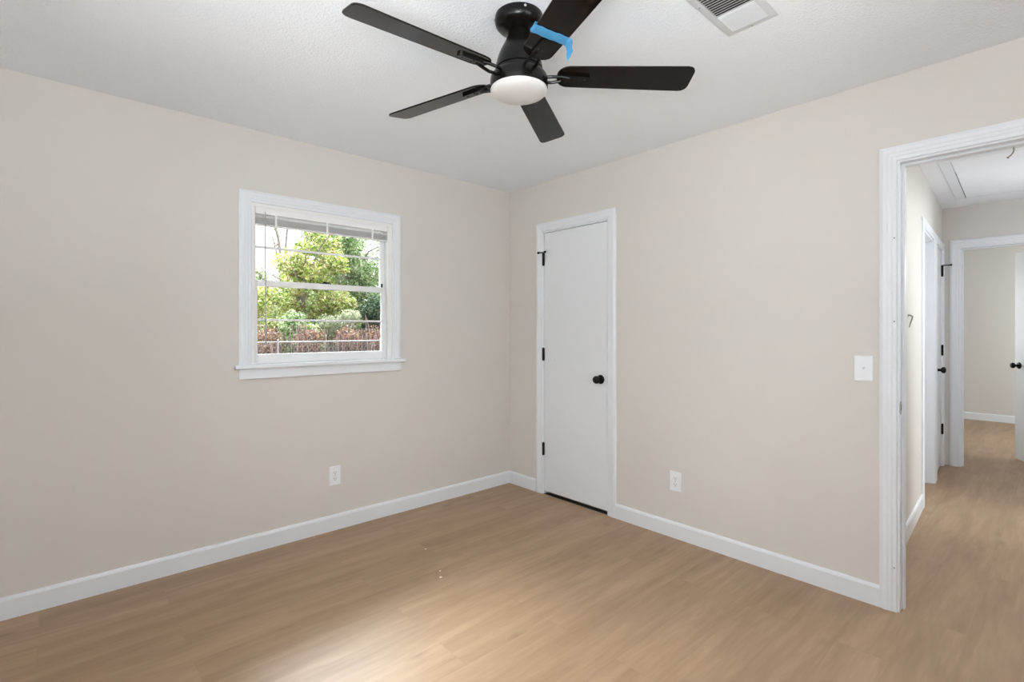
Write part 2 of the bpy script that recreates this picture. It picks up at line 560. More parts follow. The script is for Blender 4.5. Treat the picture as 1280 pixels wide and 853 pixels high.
# baseboards
baseboard('baseboard_left', FR_LEFT, YB, -0.0141, 'white baseboard under the window wall')
baseboard('baseboard_corner', FR_RIGHT, 0.0, DX0 - 0.066, 'short white baseboard between room corner and closet door')
baseboard('baseboard_right', FR_RIGHT, DX1 + 0.066, HXA - 0.066, 'white baseboard between closet door and hall doorway')
baseboard('baseboard_edge', FR_RIGHT, HXB + 0.066, XS - 0.0142, 'white baseboard right of the hall doorway')
baseboard('baseboard_back', FR_BACK, 0.0141, XS, 'white baseboard behind the camera')
baseboard('baseboard_side', FR_SIDE, YB + 0.0142, -0.0142, 'white baseboard on the side wall')
baseboard('baseboard_hall', FR_HALL, 0.135, HA0 - 0.066, 'white baseboard along the left side of the hall')
baseboard('baseboard_far', FR_FAR, 1.32, 5.70, 'white baseboard in the room beyond the hall', h=0.10)

# ------------------------------------------------------------------ the visible window
win = empty('window_1', (0, -1.55, WZ0), 'white double hung window with horizontal bars on the left wall', 'window', None, 'structure')
mb = MB(FR_LEFT)                                         # jamb liner
mb.box((WY0, -0.135, WZ0), (WY0 + 0.018, -0.001, WZ1)).box((WY1 - 0.018, -0.135, WZ0), (WY1, -0.001, WZ1))
mb.box((WY0 + 0.018, -0.135, WZ1 - 0.018), (WY1 - 0.018, -0.001, WZ1)).box((WY0 + 0.018, -0.135, WZ0), (WY1 - 0.018, -0.07, WZ0 + 0.016))
mb.build('jamb', 'vinyl', win)
mb = MB(FR_LEFT)                                         # parting stops
for a, b in ((WY0 + 0.018, WY0 + 0.026), (WY1 - 0.036, WY1 - 0.018)):
    mb.box((a, -0.028, WZ0 + 0.016), (b, -0.001, WZ1 - 0.018), 0.002, 1)
    mb.box((a, -0.066, WZ0 + 0.016), (b + (0.004 if a < -1.5 else 0), -0.060, WZ1 - 0.018))
mb.build('stop', 'vinyl', win)
casing(FR_LEFT, WY0 + 0.004, WY1 - 0.004, WZ1, 'casing', win, z0=1.083)
mb = MB(FR_LEFT)
mb.box((WY0 - 0.085, 0.0, 1.060), (WY1 + 0.085, 0.040, 1.083), 0.006, 3).box((WY0 + 0.001, -0.07, 1.0652), (WY1 - 0.001, 0.002, 1.083))
mb.build('sill', 'trim', win)
mb = MB(FR_LEFT)
mb.box((WY0 - 0.062, 0.0, 1.000), (WY1 + 0.062, 0.015, 1.0605), 0.004, 2)
mb.build('apron', 'trim', win)


def sash(name, n0, n1, y0, y1, zb, zt, stile, rail_b, rail_t, zbar, bar, parent):
    mb = MB(FR_LEFT)
    nm = (n0 + n1) / 2
    bv = 0.003
    mb.box((y0, n0, zb), (y0 + stile, n1, zt), bv, 1).box((y1 - stile, n0, zb), (y1, n1, zt), bv, 1)
    mb.box((y0 + stile - 0.002, n0, zb), (y1 - stile + 0.002, n1, zb + rail_b), bv, 1)
    mb.box((y0 + stile - 0.002, n0, zt - rail_t), (y1 - stile + 0.002, n1, zt), bv, 1)
    o = mb.build(name, 'vinyl', parent)
    mb = MB(FR_LEFT); mb.box((y0 + stile - 0.002, nm - 0.010, zbar - bar / 2), (y1 - stile + 0.002, nm + 0.010, zbar + bar / 2), 0.003, 1)
    mb.build('glazing_bar', 'vinyl', o)
    mb = MB(FR_LEFT); mb.box((y0 + stile - 0.004, nm - 0.002, zb + rail_b - 0.004), (y1 - stile + 0.004, nm + 0.002, zt - rail_t + 0.004))
    mb.build('pane', 'glass', o)
    return o


lower = sash('lower_sash', -0.060, -0.030, -1.984, -1.132, 1.0835, 1.577, 0.026, 0.055, 0.036, 1.342, 0.013, win)
upper = sash('upper_sash', -0.098, -0.068, -1.984, -1.124, 1.545, 2.000, 0.027, 0.030, 0.045, 1.779, 0.014, win)
mb = MB(FR_LEFT)                                         # sash lock on the meeting rail
mb.box((-1.585, -0.058, 1.577), (-1.515, -0.034, 1.583), 0.002, 1)
mb.lathe([(0, 0), (0.011, 0), (0.011, 0.008), (0, 0.008)], (-1.555, -0.046, 1.583), (0, 0, 1), 16)
mb.box((-1.557, -0.053, 1.585), (-1.520, -0.040, 1.590), 0.002, 1)
tag(mb.build('sash_lock', 'black', win), 'dark sash lock')
mb = MB(FR_LEFT); mb.box((-1.150, -0.068, 1.560), (-1.138, -0.060, 1.605), 0.002, 1)
tag(mb.build('tilt_latch', 'black', win), 'small dark latch')
mb = MB(FR_LEFT); mb.lathe([(0, 0), (0.008, 0), (0.006, 0.010), (0, 0.012)], (-1.165, -0.012, 1.083), (0, 0, 1), 14)
mb.build('stop_button', 'vinyl', win)

# the raised mini blind
bl = empty('window_blind', (-0.02, -1.55, 2.0), 'white mini blind raised into a tight stack at the top of the window', 'blind')
BY0, BY1 = -1.977, -1.134
mb = MB(FR_LEFT); mb.box((BY0, -0.028, 1.962), (BY1, -0.002, 1.990), 0.002, 1)
mb.build('headrail', 'blind', bl)
mb = MB(FR_LEFT); mb.box((BY0, -0.0275, 1.990), (BY1, -0.0045, 2.0018), 0.001, 1)
mb.build('mounting_strip', 'blind', bl)
for k in range(13):
    zc = 1.9395 - k * 0.0029
    mb = MB(FR_LEFT)
    row = [(-0.0265, zc - 0.0012), (-0.0205, zc + 0.0003), (-0.0145, zc + 0.0008), (-0.0085, zc + 0.0003), (-0.0025, zc - 0.0012)]
    ring = row + [(a, b - 0.0007) for a, b in reversed(row)]
    mb.loft([[(BY0, a, b) for a, b in ring], [(BY1, a, b) for a, b in ring]])
    mb.build('slat', 'blind', bl)
mb = MB(FR_LEFT); mb.box((BY0, -0.027, 1.895), (BY1, -0.003, 1.9022), 0.002, 1)
mb.build('bottom_rail', 'blind', bl)
for yy in (-1.865, -1.555, -1.245):
    mb = MB(FR_LEFT)
    mb.box((yy - 0.006, -0.0022, 1.893), (yy + 0.006, -0.0012, 1.968)).box((yy - 0.006, -0.028, 1.8925), (yy + 0.006, -0.0012, 1.8945))
    mb.build('ladder_tape', 'blind', bl)
mb = MB(FR_LEFT)
mb.tube([(-1.925, 0.001, 1.975), (-1.925, 0.003, 1.962), (-1.924, 0.003, 1.30)], 0.0036, 6)
mb.tube([(-1.924, 0.003, 1.31), (-1.9235, 0.003, 1.192)], 0.0046, 6)
mb.build('tilt_wand', paint('grey_clear_wand', (0.40, 0.40, 0.41), 0.25), bl)


# windows out of the frame, all but the hall side room's added to carry fill
def plain_window(name, fr, s0, s1, z0, z1, label):
    e = empty(name, fr((s0 + s1) / 2, 0, z0), label, 'window', None, 'structure')
    mb = MB(fr)
    rows = []
    for s, z in ((s0, z0), (s1, z0), (s1, z1), (s0, z1), (s0, z0)):
        dx = 0.04 if s == s0 else -0.04
        dz = 0.04 if z == z0 else -0.04
        rows.append([(s, -0.09, z), (s + dx, -0.09, z + dz), (s + dx, -0.05, z + dz), (s, -0.05, z)])
    mb.loft(rows)
    mb.box((s0 + 0.03, -0.085, (z0 + z1) / 2 - 0.018), (s1 - 0.03, -0.055, (z0 + z1) / 2 + 0.018))
    mb.build('window_frame', 'vinyl', e)
    casing(fr, s0, s1, z1, 'casing', e, z0=z0)
    mb = MB(fr); mb.box((s0 - 0.08, -0.05, z0 - 0.02), (s1 + 0.08, 0.03, z0), 0.004, 1)
    mb.build('sill', 'trim', e)
    mb = MB(fr); mb.box((s0 + 0.03, -0.073, z0 + 0.03), (s1 - 0.03, -0.069, z1 - 0.03))
    mb.build('pane', 'glass', e)
    return e


plain_window('fill_window_2', FR_BACK, 1.0, 2.5, 0.9, 2.0, 'white window added for fill light in the wall behind the camera')  # unseen opening added for the back fill
plain_window('fill_window_3', FR_SIDE, -2.15, -1.05, 0.9, 2.0, 'white window added for fill light in the side wall right of the camera')  # unseen opening added for the side fill
plain_window('window_4', FR_OUT, 1.25, 2.45, 0.9, 2.0, 'white window in the room beside the hall')
plain_window('fill_window_5', FR_IN, 4.6, 5.8, 0.9, 2.0, 'white window added for fill light on the left of the room beyond the hall')  # unseen opening added for the far room's left fill
plain_window('fill_window_6', FR_OUT, 4.6, 5.8, 0.9, 2.0, 'white window added for fill light on the right of the room beyond the hall')  # unseen opening added for the far room's right fill


# ------------------------------------------------------------------ doors
def jamb_set(fr, s0, s1, zt, thick, parent, stop_at=None, t=0.016):
    mb = MB(fr)
    e = 0.0005
    mb.box((s0, -thick - e, 0), (s0 + t, e, zt)).box((s1 - t, -thick - e, 0), (s1, e, zt)).box((s0 + t, -thick - e, zt - t), (s1 - t, e, zt))
    if stop_at:
        a, b = stop_at
        mb.box((s0 + t - 0.001, a, 0), (s0 + t + 0.011, b, zt - t), 0.002, 1).box((s1 - t - 0.011, a, 0), (s1 - t + 0.001, b, zt - t), 0.002, 1)
        mb.box((s0 + t + 0.010, a, zt - t - 0.011), (s1 - t - 0.010, b, zt - t + 0.001), 0.002, 1)
    return mb.build('jamb', 'trim', parent)


def hinge(fr, s, z, parent, pin=None, n=0.006, h=0.092):
    mb = MB(fr)
    mb.lathe([(0, -h / 2 - 0.006), (0.006, -h / 2 - 0.004), (0.0085, -h / 2), (0.0085, h / 2), (0.006, h / 2 + 0.004), (0, h / 2 + 0.006)], (s, n, z), (0, 0, 1), 14)
    mb.box((s - 0.012, n - 0.0065, z - h / 2), (s + 0.010, n - 0.003, z + h / 2))
    o = tag(mb.build('hinge', 'black', parent), 'black hinge')
    if pin:
        mb = MB(fr)
        mb.lathe([(0, 0), (0.010, 0), (0.010, 0.006), (0, 0.006)], (s, n, z + h / 2 + 0.004), (0, 0, 1), 14)
        for dx, dn in pin:
            L = math.hypot(dx, dn)
            mb.tube([(s, n, z + h / 2 + 0.008), (s + dx, n + dn, z + h / 2 + 0.008)], 0.005, 8)
            mb.lathe([(0, 0), (0.009, 0), (0.009, 0.014), (0, 0.016)], (s + dx, n + dn, z + h / 2 + 0.008), (dx / L, dn / L, 0), 12)
        mb.build('door_stop', 'black', o)
    return o


KNOB = [(0, 0), (0.0310, 0), (0.0325, 0.003), (0.0300, 0.008), (0.020, 0.011), (0.012, 0.014), (0.0105, 0.022), (0.0110, 0.030), (0.016, 0.035),
        (0.0245, 0.042), (0.0275, 0.050), (0.0265, 0.058), (0.021, 0.065), (0.011, 0.069), (0, 0.070)]


def knob(fr, s, n, z, parent, axis=(0, 1, 0)):
    mb = MB(fr); mb.lathe(KNOB, (s, n, z), axis, 28)
    return tag(mb.build('door_knob', 'black', parent, 40), 'round black door knob on a rose')


# closet door in the right wall
d1 = empty('door_1', (0.71, 0, 0), 'white flat closet door with black hinges and knob near the room corner', 'door', None, 'structure')
casing(FR_RIGHT, DX0, DX1, DZT, 'casing', d1)
jamb_set(FR_RIGHT, DX0, DX1, DZT, WT, d1, (-0.055, -0.041), t=0.010)
mb = MB(FR_RIGHT); mb.box((DX0 + 0.0125, -0.038, 0.024), (DX1 - 0.013, -0.003, DZT - 0.0135), 0.002, 1)
slab = mb.build('door_slab', 'door', d1)
hinge(FR_RIGHT, DX0 + 0.009, 1.835, slab, [(-0.032, 0.012), (0.022, 0.010)])
hinge(FR_RIGHT, DX0 + 0.009, 1.093, slab)
hinge(FR_RIGHT, DX0 + 0.009, 0.353, slab)
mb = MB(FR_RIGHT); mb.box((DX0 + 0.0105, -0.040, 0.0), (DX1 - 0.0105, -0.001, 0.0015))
mb.build('door_gap_shade', 'dark', d1)  # thin dark strip standing in for the shade under the door
knob(FR_RIGHT, 0.957, -0.003, 0.935, slab)
mb = MB(FR_RIGHT); mb.box((DX1 - 0.0128, -0.030, 0.905), (DX1 - 0.0104, 0.0006, 0.965))
tag(mb.build('strike_plate', 'steel', d1), 'grey metal strike plate')
mb = MB(FR_RIGHT); mb.lathe([(0, 0), (0.004, 0), (0.004, 0.0006), (0, 0.0006)], (0.520, -0.0031, 1.052), (0, 1, 0), 10)
mb.build('scuff', paint('pale_scuff', (0.55, 0.55, 0.55), 0.6), slab)

# cased doorway to the hall, its door out of the frame
d2 = empty('door_2', (3.04, 0, 0), 'white cased doorway opening from bedroom to hall', 'doorway', None, 'structure')
casing(FR_RIGHT, HXA, HXB, HZT, 'casing', d2)
FR_RB = frame((0, WT), (1, 0), (0, 1))
casing(FR_RB, HXA, HXB, HZT, 'hall_casing', d2)
jamb_set(FR_RIGHT, HXA, HXB, HZT, WT, d2, (-0.072, -0.040), t=0.008)
mb = MB(FR_RIGHT); mb.box((HXA + 0.0082, -0.028, 0.897), (HXA + 0.0098, 0.0004, 0.957), 0.0006, 1)
mb.box((HXA + 0.0082, -0.004, 0.906), (HXA + 0.0120, 0.006, 0.948), 0.0006, 1)
sp = tag(mb.build('strike_plate', 'steel', d2), 'satin metal strike plate')
mb = MB(FR_RIGHT); mb.box((HXA + 0.0090, -0.026, 0.915), (HXA + 0.0102, -0.014, 0.940))
mb.build('latch_hole', 'dark', sp)
for zz in (0.20, 1.32, 1.70):
    mb = MB(FR_RIGHT); mb.lathe([(0, 0), (0.0035, 0), (0.0035, 0.0007), (0, 0.0007)], (HXA - 0.010, 0.0114, zz), (0, 1, 0), 8)
    mb.build('nail_hole', 'wire', d2)

# first narrow opening in the hall's left wall, door closed deep in its jamb
d3 = empty('door_3', FR_HALL((HA0 + HA1) / 2, 0, 0), 'white cased doorway on the left side of the hall, the nearer of two', 'door', None, 'structure')
casing(FR_HALL, HA0, HA1, HAZ, 'casing', d3)
jamb_set(FR_HALL, HA0, HA1, HAZ, WT, d3, (-0.076, -0.044))
mb = MB(FR_HALL); mb.box((HA0 + 0.018, -0.113, 0.014), (HA1 - 0.018, -0.078, HAZ - 0.019), 0.002, 1)
mb.build('door_slab', 'door', d3)
# linen closet
d4 = empty('door_4', FR_HALL((HB0 + HB1) / 2, 0, 0), 'narrow white closet door with black knob deep in the hall', 'door', None, 'structure')
casing(FR_HALL, HB0, HB1, HAZ, 'casing', d4)
jamb_set(FR_HALL, HB0, HB1, HAZ, WT, d4, (-0.055, -0.041))
mb = MB(FR_HALL); mb.box((HB0 + 0.018, -0.038, 0.022), (HB1 - 0.018, -0.003, HAZ - 0.019), 0.002, 1)
s4 = mb.build('door_slab', 'door', d4)
hinge(FR_HALL, HB1 - 0.016, 1.835, s4, [(-0.004, 0.055)])
hinge(FR_HALL, HB1 - 0.016, 1.093, s4)
hinge(FR_HALL, HB1 - 0.016, 0.353, s4)
knob(FR_HALL, HB0 + 0.085, -0.003, 0.935, s4)

# doorway at the end of the hall, door swung open beyond it
d5 = empty('door_5', (2.85, YEND, 0), 'white cased doorway at the hall end with its flat door swung open', 'door', None, 'structure')
casing(FR_END, EX0, EX1, EZT, 'casing', d5)
jamb_set(FR_END, EX0, EX1, EZT, WT, d5, (-0.072, -0.042))
hp = Vector((EX1 - 0.020, YEND + WT + 0.004))
fe = Vector((2.782, 4.267))
sd = (fe - hp).normalized()
FR_D5 = frame(hp, sd, (-sd.y, sd.x))
mb = MB(FR_D5); mb.box((0.004, -0.0175, 0.012), (0.758, 0.0175, EZT - 0.02), 0.002, 1)
s5 = mb.build('door_slab', 'door', d5)
knob(FR_D5, 0.695, 0.0175, 0.935, s5)
knob(FR_D5, 0.695, -0.0175, 0.935, s5, (0, -1, 0))
for zz in (0.353, 1.093, 1.835):
    mb = MB(FR_D5); mb.lathe([(0, -0.046), (0.0068, -0.046), (0.0068, 0.046), (0, 0.046)], (0.0, -0.020, zz), (0, 0, 1), 12)
    mb.build('hinge', 'black', s5)


# ------------------------------------------------------------------ ceiling fan
FX, FY, FZ = 1.800, -1.565, 2.222
fan = empty('ceiling_fan', (FX, FY, H), 'dark five-blade hugger ceiling fan with white bowl light', 'fan')
mb = MB(); mb.lathe([(0, 0), (0.088, 0), (0.0895, -0.006), (0.0895, -0.020), (0.086, -0.032), (0.076, -0.043), (0.060, -0.051), (0.046, -0.056), (0.041, -0.060), (0, -0.060)], (FX, FY, H), (0, 0, 1), 56)
can = mb.build('canopy', 'bronze', fan, 50)
for a in (-0.5, -2.3, 1.6):
    mb = MB(); mb.lathe([(0, 0), (0.0045, 0), (0.0045, 0.003), (0, 0.004)], (FX + 0.0893 * math.cos(a), FY + 0.0893 * math.sin(a), H - 0.012), (math.cos(a), math.sin(a), 0), 12)
    mb.build('screw', 'steel', can)
mb = MB(); mb.lathe([(0, -0.055), (0.040, -0.055), (0.041, -0.068), (0.046, -0.082), (0.056, -0.103), (0.068, -0.126), (0.077, -0.148), (0.083, -0.170), (0.087, -0.188), (0.0875, -0.196),
                     (0.084, -0.199), (0.084, -0.212), (0.098, -0.216), (0.104, -0.224), (0.1065, -0.236), (0.1075, -0.262), (0.1060, -0.269), (0, -0.269)], (FX, FY, H), (0, 0, 1), 56)
mb.build('motor_housing', 'bronze', fan, 35)
mb = MB(); mb.lathe([(0, -0.2685), (0.1045, -0.2685), (0.1055, -0.272), (0.103, -0.278), (0.096, -0.284), (0.082, -0.290), (0.062, -0.2945), (0.036, -0.297), (0, -0.298)], (FX, FY, H), (0, 0, 1), 56)
mb.build('light_bowl', 'frost', fan, 60)

R0, R1 = 0.140, 0.645
PITCH = math.radians(-13.0)


def blade_outline():
    """half width along the blade, rounded root and rounded tip corners"""
    pts = []
    n = 26
    for i in range(n + 1):
        t = i / n
        x = R0 + (R1 - R0) * (0.5 - 0.5 * math.cos(PI * t))
        wd_ = 0.051 + 0.012 * ((x - R0) / (R1 - R0))
        dr = x - R0
        rc = 0.045
        if dr < rc: wd_ -= rc * (1 - math.sqrt(max(0, 1 - ((rc - dr) / rc) ** 2)))
        dt = R1 - x
        rt = 0.028
        if dt < rt: wd_ -= rt * (1 - math.sqrt(max(0, 1 - ((rt - dt) / rt) ** 2)))
        pts.append((x, max(wd_, 0.004)))
    return pts


def rot_pitch(p):
    x, y, z = p
    return (x, y * math.cos(PITCH) - z * math.sin(PITCH), y * math.sin(PITCH) + z * math.cos(PITCH))


def blade_mesh():
    mb = MB()
    o = blade_outline()
    ring = [(x, w) for x, w in o] + [(x, -w) for x, w in reversed(o)]
    rows = []
    for z, k in ((-0.0030, 0.9965), (-0.0022, 1.0), (0.0022, 1.0), (0.0030, 0.9965)):
        rows.append([rot_pitch((R0 + (x - R0) * k, y * k, z)) for x, y in ring])
    mb.loft(rows)
    return mb


def iron_mesh():
    mb = MB()
    # two prongs from the motor rim, a pad under the blade root
    for s in (1, -1):
        mb.tube([(0.080, s * 0.016, -0.012), (0.120, s * 0.022, -0.012), (0.150, s * 0.018, -0.009), (0.185, s * 0.008, -0.008)], 0.0058, 8)
    prof = [(0.155, 0.012), (0.175, 0.020), (0.215, 0.017), (0.255, 0.014), (0.262, 0.010)]
    ring = [(x, w) for x, w in prof] + [(x, -w) for x, w in reversed(prof)]
    mb.loft([[rot_pitch((x, y, -0.0115)) for x, y in ring], [rot_pitch((x, y, -0.0030)) for x, y in ring]])
    for x, y in ((0.205, 0.008), (0.205, -0.008), (0.245, 0.0)):
        p = rot_pitch((x, y, -0.0115))
        mb.lathe([(0, 0), (0.004, 0), (0.003, 0.002), (0, 0.0025)], p, (0, 0, -1), 10)
    return mb


bproto = iproto = None
for k in range(5):
    az = -1.642 - k * math.radians(72)
    if bproto is None:
        bproto = blade_mesh().build('blade', 'blade', fan); b = bproto
        iproto = iron_mesh().build('blade_iron', 'bronze', bproto); ir = iproto
    else:
        b = bproto.copy(); COL.objects.link(b)
        ir = iproto.copy(); COL.objects.link(ir)
        b.parent = fan; ir.parent = b
    b.matrix_parent_inverse = Matrix()
    ir.matrix_parent_inverse = Matrix()
    b.location = (0, 0, FZ - H)
    b.rotation_euler = (0, 0, az)

# strip of blue tape round one blade
az = -1.642 - 4 * math.radians(72)
RM = Matrix.Translation((FX, FY, FZ)) @ Matrix.Rotation(az, 4, 'Z')


def bl2w(x, y, z):
    return RM @ Vector(rot_pitch((x, y, z)))


mb = MB()
rows = []
T0, TW = 0.285, 0.042
prof = [(-0.060, 0.0042), (-0.0592, 0.0040)]
path = [(-0.062, 0.0040), (-0.0625, -0.0040)]
# underside strip with a few creases, then the loose tail past the edge
sect = [(0.045, 0.0048, 0.0), (0.062, 0.0046, 0.0), (0.0605, -0.0040, 0.001)]
for i in range(13):
    y = 0.058 - 0.118 * i / 12
    sect.append((y, -0.0043 - 0.0016 * (0.5 + 0.5 * math.sin(i * 2.1)), 0.0012 * math.sin(i * 0.9)))
sect += [(-0.065, -0.010, 0.001), (-0.069, -0.019, 0.000), (-0.070, -0.029, -0.002), (-0.073, -0.038, -0.003), (-0.078, -0.046, -0.003)]
for i, (y, z, dx) in enumerate(sect):
    k = i / (len(sect) - 1)
    wv = TW * (1.0 if k < 0.8 else 1.0 - 0.35 * (k - 0.8) / 0.2)
    y = -y
    c = T0 + 0.016 * (k - 0.5) + dx
    tw = 0.010 * max(0, (k - 0.75)) * 4
    a = bl2w(c - wv / 2, y, z - tw); b_ = bl2w(c + wv / 2, y, z + tw)
    mid = bl2w(c, y, z - (0.002 if 3 < i < 16 else 0.004))
    up = Vector((0, 0, 0.0006))
    rows.append([a, mid, b_, b_ + up, mid + up, a + up])
mb.loft(rows)
tp = mb.build('masking_tape', 'tape', None, 60)
tag(tp, 'strip of blue masking tape with a loose tail wrapped round one fan blade', 'tape')

# ------------------------------------------------------------------ ceiling register
vt = empty('ceiling_vent', (2.361, -1.07, H), 'white two-way air register on the ceiling right of the fan', 'vent')
VX0, VX1, VY0, VY1 = 2.294, 2.428, -1.235, -0.900         # louvre field
F = 0.030
mb = MB()
rows = []
for x, y in ((0, 0), (1, 0), (1, 1), (0, 1), (0, 0)):
    xo = VX0 - F if x == 0 else VX1 + F
    yo = VY0 - F if y == 0 else VY1 + F
    xi = VX0 if x == 0 else VX1
    yi = VY0 if y == 0 else VY1
    s = 0.004
    xm = xo + (s if x == 0 else -s); ym = yo + (s if y == 0 else -s)
    rows.append([(xo, yo, H - 0.0005), (xm, ym, H - 0.005), (xi, yi, H - 0.0075), (xi, yi, H - 0.0005)])
mb.loft(rows)
mb.build('flange', 'vent', vt)
mb = MB(); mb.box((VX0 - 0.004, VY0 - 0.004, H - 0.0012), (VX1 + 0.004, VY1 + 0.004, H - 0.0004))
tag(mb.build('duct_back', 'ductblack', vt), 'dark duct opening')
YM = -1.022
ny = 24
for i in range(ny):
    y = VY0 + 0.006 + (VY1 - VY0 - 0.012) * i / (ny - 1)
    tilt = -1 if y > YM else 1
    mb = MB()
    wv, tv = 0.0062, 0.0010
    if tilt > 0:
        q = [(y - wv, H - 0.0075), (y + wv, H - 0.0018), (y + wv, H - 0.0018 - tv), (y - wv, H - 0.0075 - tv)]
    else:
        q = [(y + 0.0030, H - 0.0090), (y - 0.0036, H - 0.0018), (y - 0.0036 - tv, H - 0.0018), (y + 0.0030 - tv, H - 0.0090)]
    mb.loft([[(VX0 + 0.0005, a, b) for a, b in q], [(VX1 - 0.0005, a, b) for a, b in q]])
    mb.build('louvre', 'vent', vt)
for x, y in ((2.279, -1.128), (2.361, -0.884), (2.443, -1.128)):
    mb = MB(); mb.lathe([(0, 0), (0.0042, 0), (0.0036, 0.002), (0, 0.0025)], (x, y, H - 0.0058), (0, 0, -1), 12)
    tag(mb.build('screw', 'steel', vt), 'dark screw head')


# ------------------------------------------------------------------ plates on the walls
def plate(mb, s, z, w, h, t=0.006):
    rows = []
    for k, n in ((1.0, 0.0), (1.0, 0.002), (0.985, 0.004), (0.94, t), ):
        ring = []
        for sx_, sz_ in ((-1, -1), (1, -1), (1, 1), (-1, 1)):
            ring.append((s + sx_ * w / 2 * k if k > 0.99 else s + sx_ * (w / 2 - (1 - k) * 0.04), n, z + sz_ * (h / 2 - (1 - k) * 0.04)))
        rows.append(ring)
    mb.loft(rows)
    return mb


def outlet(name, fr, s, z, label):
    e = empty(name, fr(s, 0, z), label, 'outlet', 'wall outlets')
    plate(MB(fr), s, z, 0.076, 0.120).build('cover_plate', 'plastic', e)
    for dz in (0.0195, -0.0195):
        mb = MB(fr)
        ring = []
        for k in range(24):
            a = 2 * PI * k / 24
            ring.append((s + max(-0.0165, min(0.0165, 0.019 * math.cos(a))), z + dz + max(-0.0135, min(0.0135, 0.017 * math.sin(a)))))
        mb.loft([[(a, 0.005, b) for a, b in ring], [(a, 0.0072, b) for a, b in ring]])
        f = mb.build('receptacle', 'plastic', e)
        mb = MB(fr)
        mb.box((s - 0.0072, 0.0066, z + dz - 0.001), (s - 0.0048, 0.0075, z + dz + 0.008)).box((s + 0.0048, 0.0066, z + dz - 0.001), (s + 0.0072, 0.0075, z + dz + 0.007))
        mb.lathe([(0, 0), (0.0026, 0), (0.0026, 0.0009), (0, 0.0009)], (s, 0.0066, z + dz - 0.0075), (0, 1, 0), 12)
        mb.build('slot', 'dark', f)
    mb = MB(fr); mb.lathe([(0, 0), (0.0032, 0), (0.0026, 0.0015), (0, 0.0018)], (s, 0.0058, z), (0, 1, 0), 12)
    mb.build('screw', 'steel', e)
    return e


outlet('wall_outlet', FR_LEFT, -1.508, 0.347, 'white duplex outlet low on the wall below the window')
outlet('wall_outlet', FR_RIGHT, 1.537, 0.348, 'white duplex outlet low on the wall right of the closet door')
sw = empty('light_switch', FR_RIGHT(2.513, 0, 1.10), 'white toggle light switch plate on the wall beside the hall doorway', 'switch')
plate(MB(FR_RIGHT), 2.513, 1.10, 0.076, 0.120).build('cover_plate', 'plastic', sw)
mb = MB(FR_RIGHT); mb.box((2.507, 0.005, 1.087), (2.519, 0.0072, 1.113), 0.0008, 1)
mb.loft([[(2.5085, 0.006, 1.096), (2.5175, 0.006, 1.096), (2.5175, 0.006, 1.106), (2.5085, 0.006, 1.106)], [(2.5095, 0.017, 1.103), (2.5165, 0.017, 1.103), (2.5165, 0.0165, 1.110), (2.5095, 0.0165, 1.110)]])
mb.build('toggle', 'plastic', sw)
for dz in (0.030, -0.030):
    mb = MB(FR_RIGHT); mb.lathe([(0, 0), (0.0032, 0), (0.0026, 0.0015), (0, 0.0018)], (2.513, 0.0058, 1.10 + dz), (0, 1, 0), 12)
    mb.build('screw', 'plastic', sw)

# bare wire end poking out of the hall wall
mb = MB(FR_HALL)
s0 = 1.115
mb.tube([(s0, -0.004, 1.372), (s0, 0.012, 1.374), (s0 - 0.004, 0.024, 1.366), (s0 - 0.006, 0.020, 1.345), (s0 - 0.006, 0.012, 1.320), (s0 - 0.007, 0.008, 1.298)], 0.0062, 8, 0.0022)
mb.lathe([(0, 0), (0.011, 0), (0.009, 0.002), (0, 0.002)], (s0, 0.0, 1.372), (0, 1, 0), 16)
tag(mb.build('thermostat_wire', 'wire', None, 60), 'short grey wire end hanging out of the hall wall just past the doorway', 'wire')

# attic hatch in the hall ceiling
hx = 2.556 - 2.50
FR_H = frame((2.557, 1.656), (-0.045, 1.0), (1.0, 0.045))
ah = empty('attic_hatch', (2.9, 2.35, H), 'white pull-down attic hatch in the hall ceiling', 'hatch')
mb = MB(FR_H)
LH, WH = 1.40, 0.76
for a, b, c, d in ((-0.02, 0, LH, 0.062), (-0.02, WH - 0.062, LH, WH), (-0.02, 0.062, 0.042, WH - 0.062), (LH - 0.022, 0.062, LH, WH - 0.062)):
    mb.box((a, b, H - 0.012), (c, d, H - 0.0005), 0.002, 1)
mb.build('hatch_trim', 'trim', ah)
mb = MB(FR_H); mb.box((0.044, 0.067, H - 0.0085), (LH - 0.026, WH - 0.064, H - 0.0005), 0.001, 1)
hp_ = mb.build('hatch_panel', 'ceiling', ah)
mb = MB(FR_H); mb.box((0.40, 0.0625, H - 0.0012), (LH - 0.022, 0.0672, H - 0.0006))
mb.build('gap', 'dark', ah)
mb = MB()
mb.tube([(2.930, 1.622, H - 0.006), (2.931, 1.620, H - 0.030), (2.926, 1.618, H - 0.048), (2.916, 1.614, H - 0.062), (2.905, 1.610, H - 0.070)], 0.0035, 8)
mb.lathe([(0, 0), (0.006, 0.002), (0.006, 0.010), (0, 0.012)], (2.905, 1.610, H - 0.078), (0, 0, 1), 12)
tag(mb.build('pull_cord', 'wire', ah, 60), 'short grey pull cord')

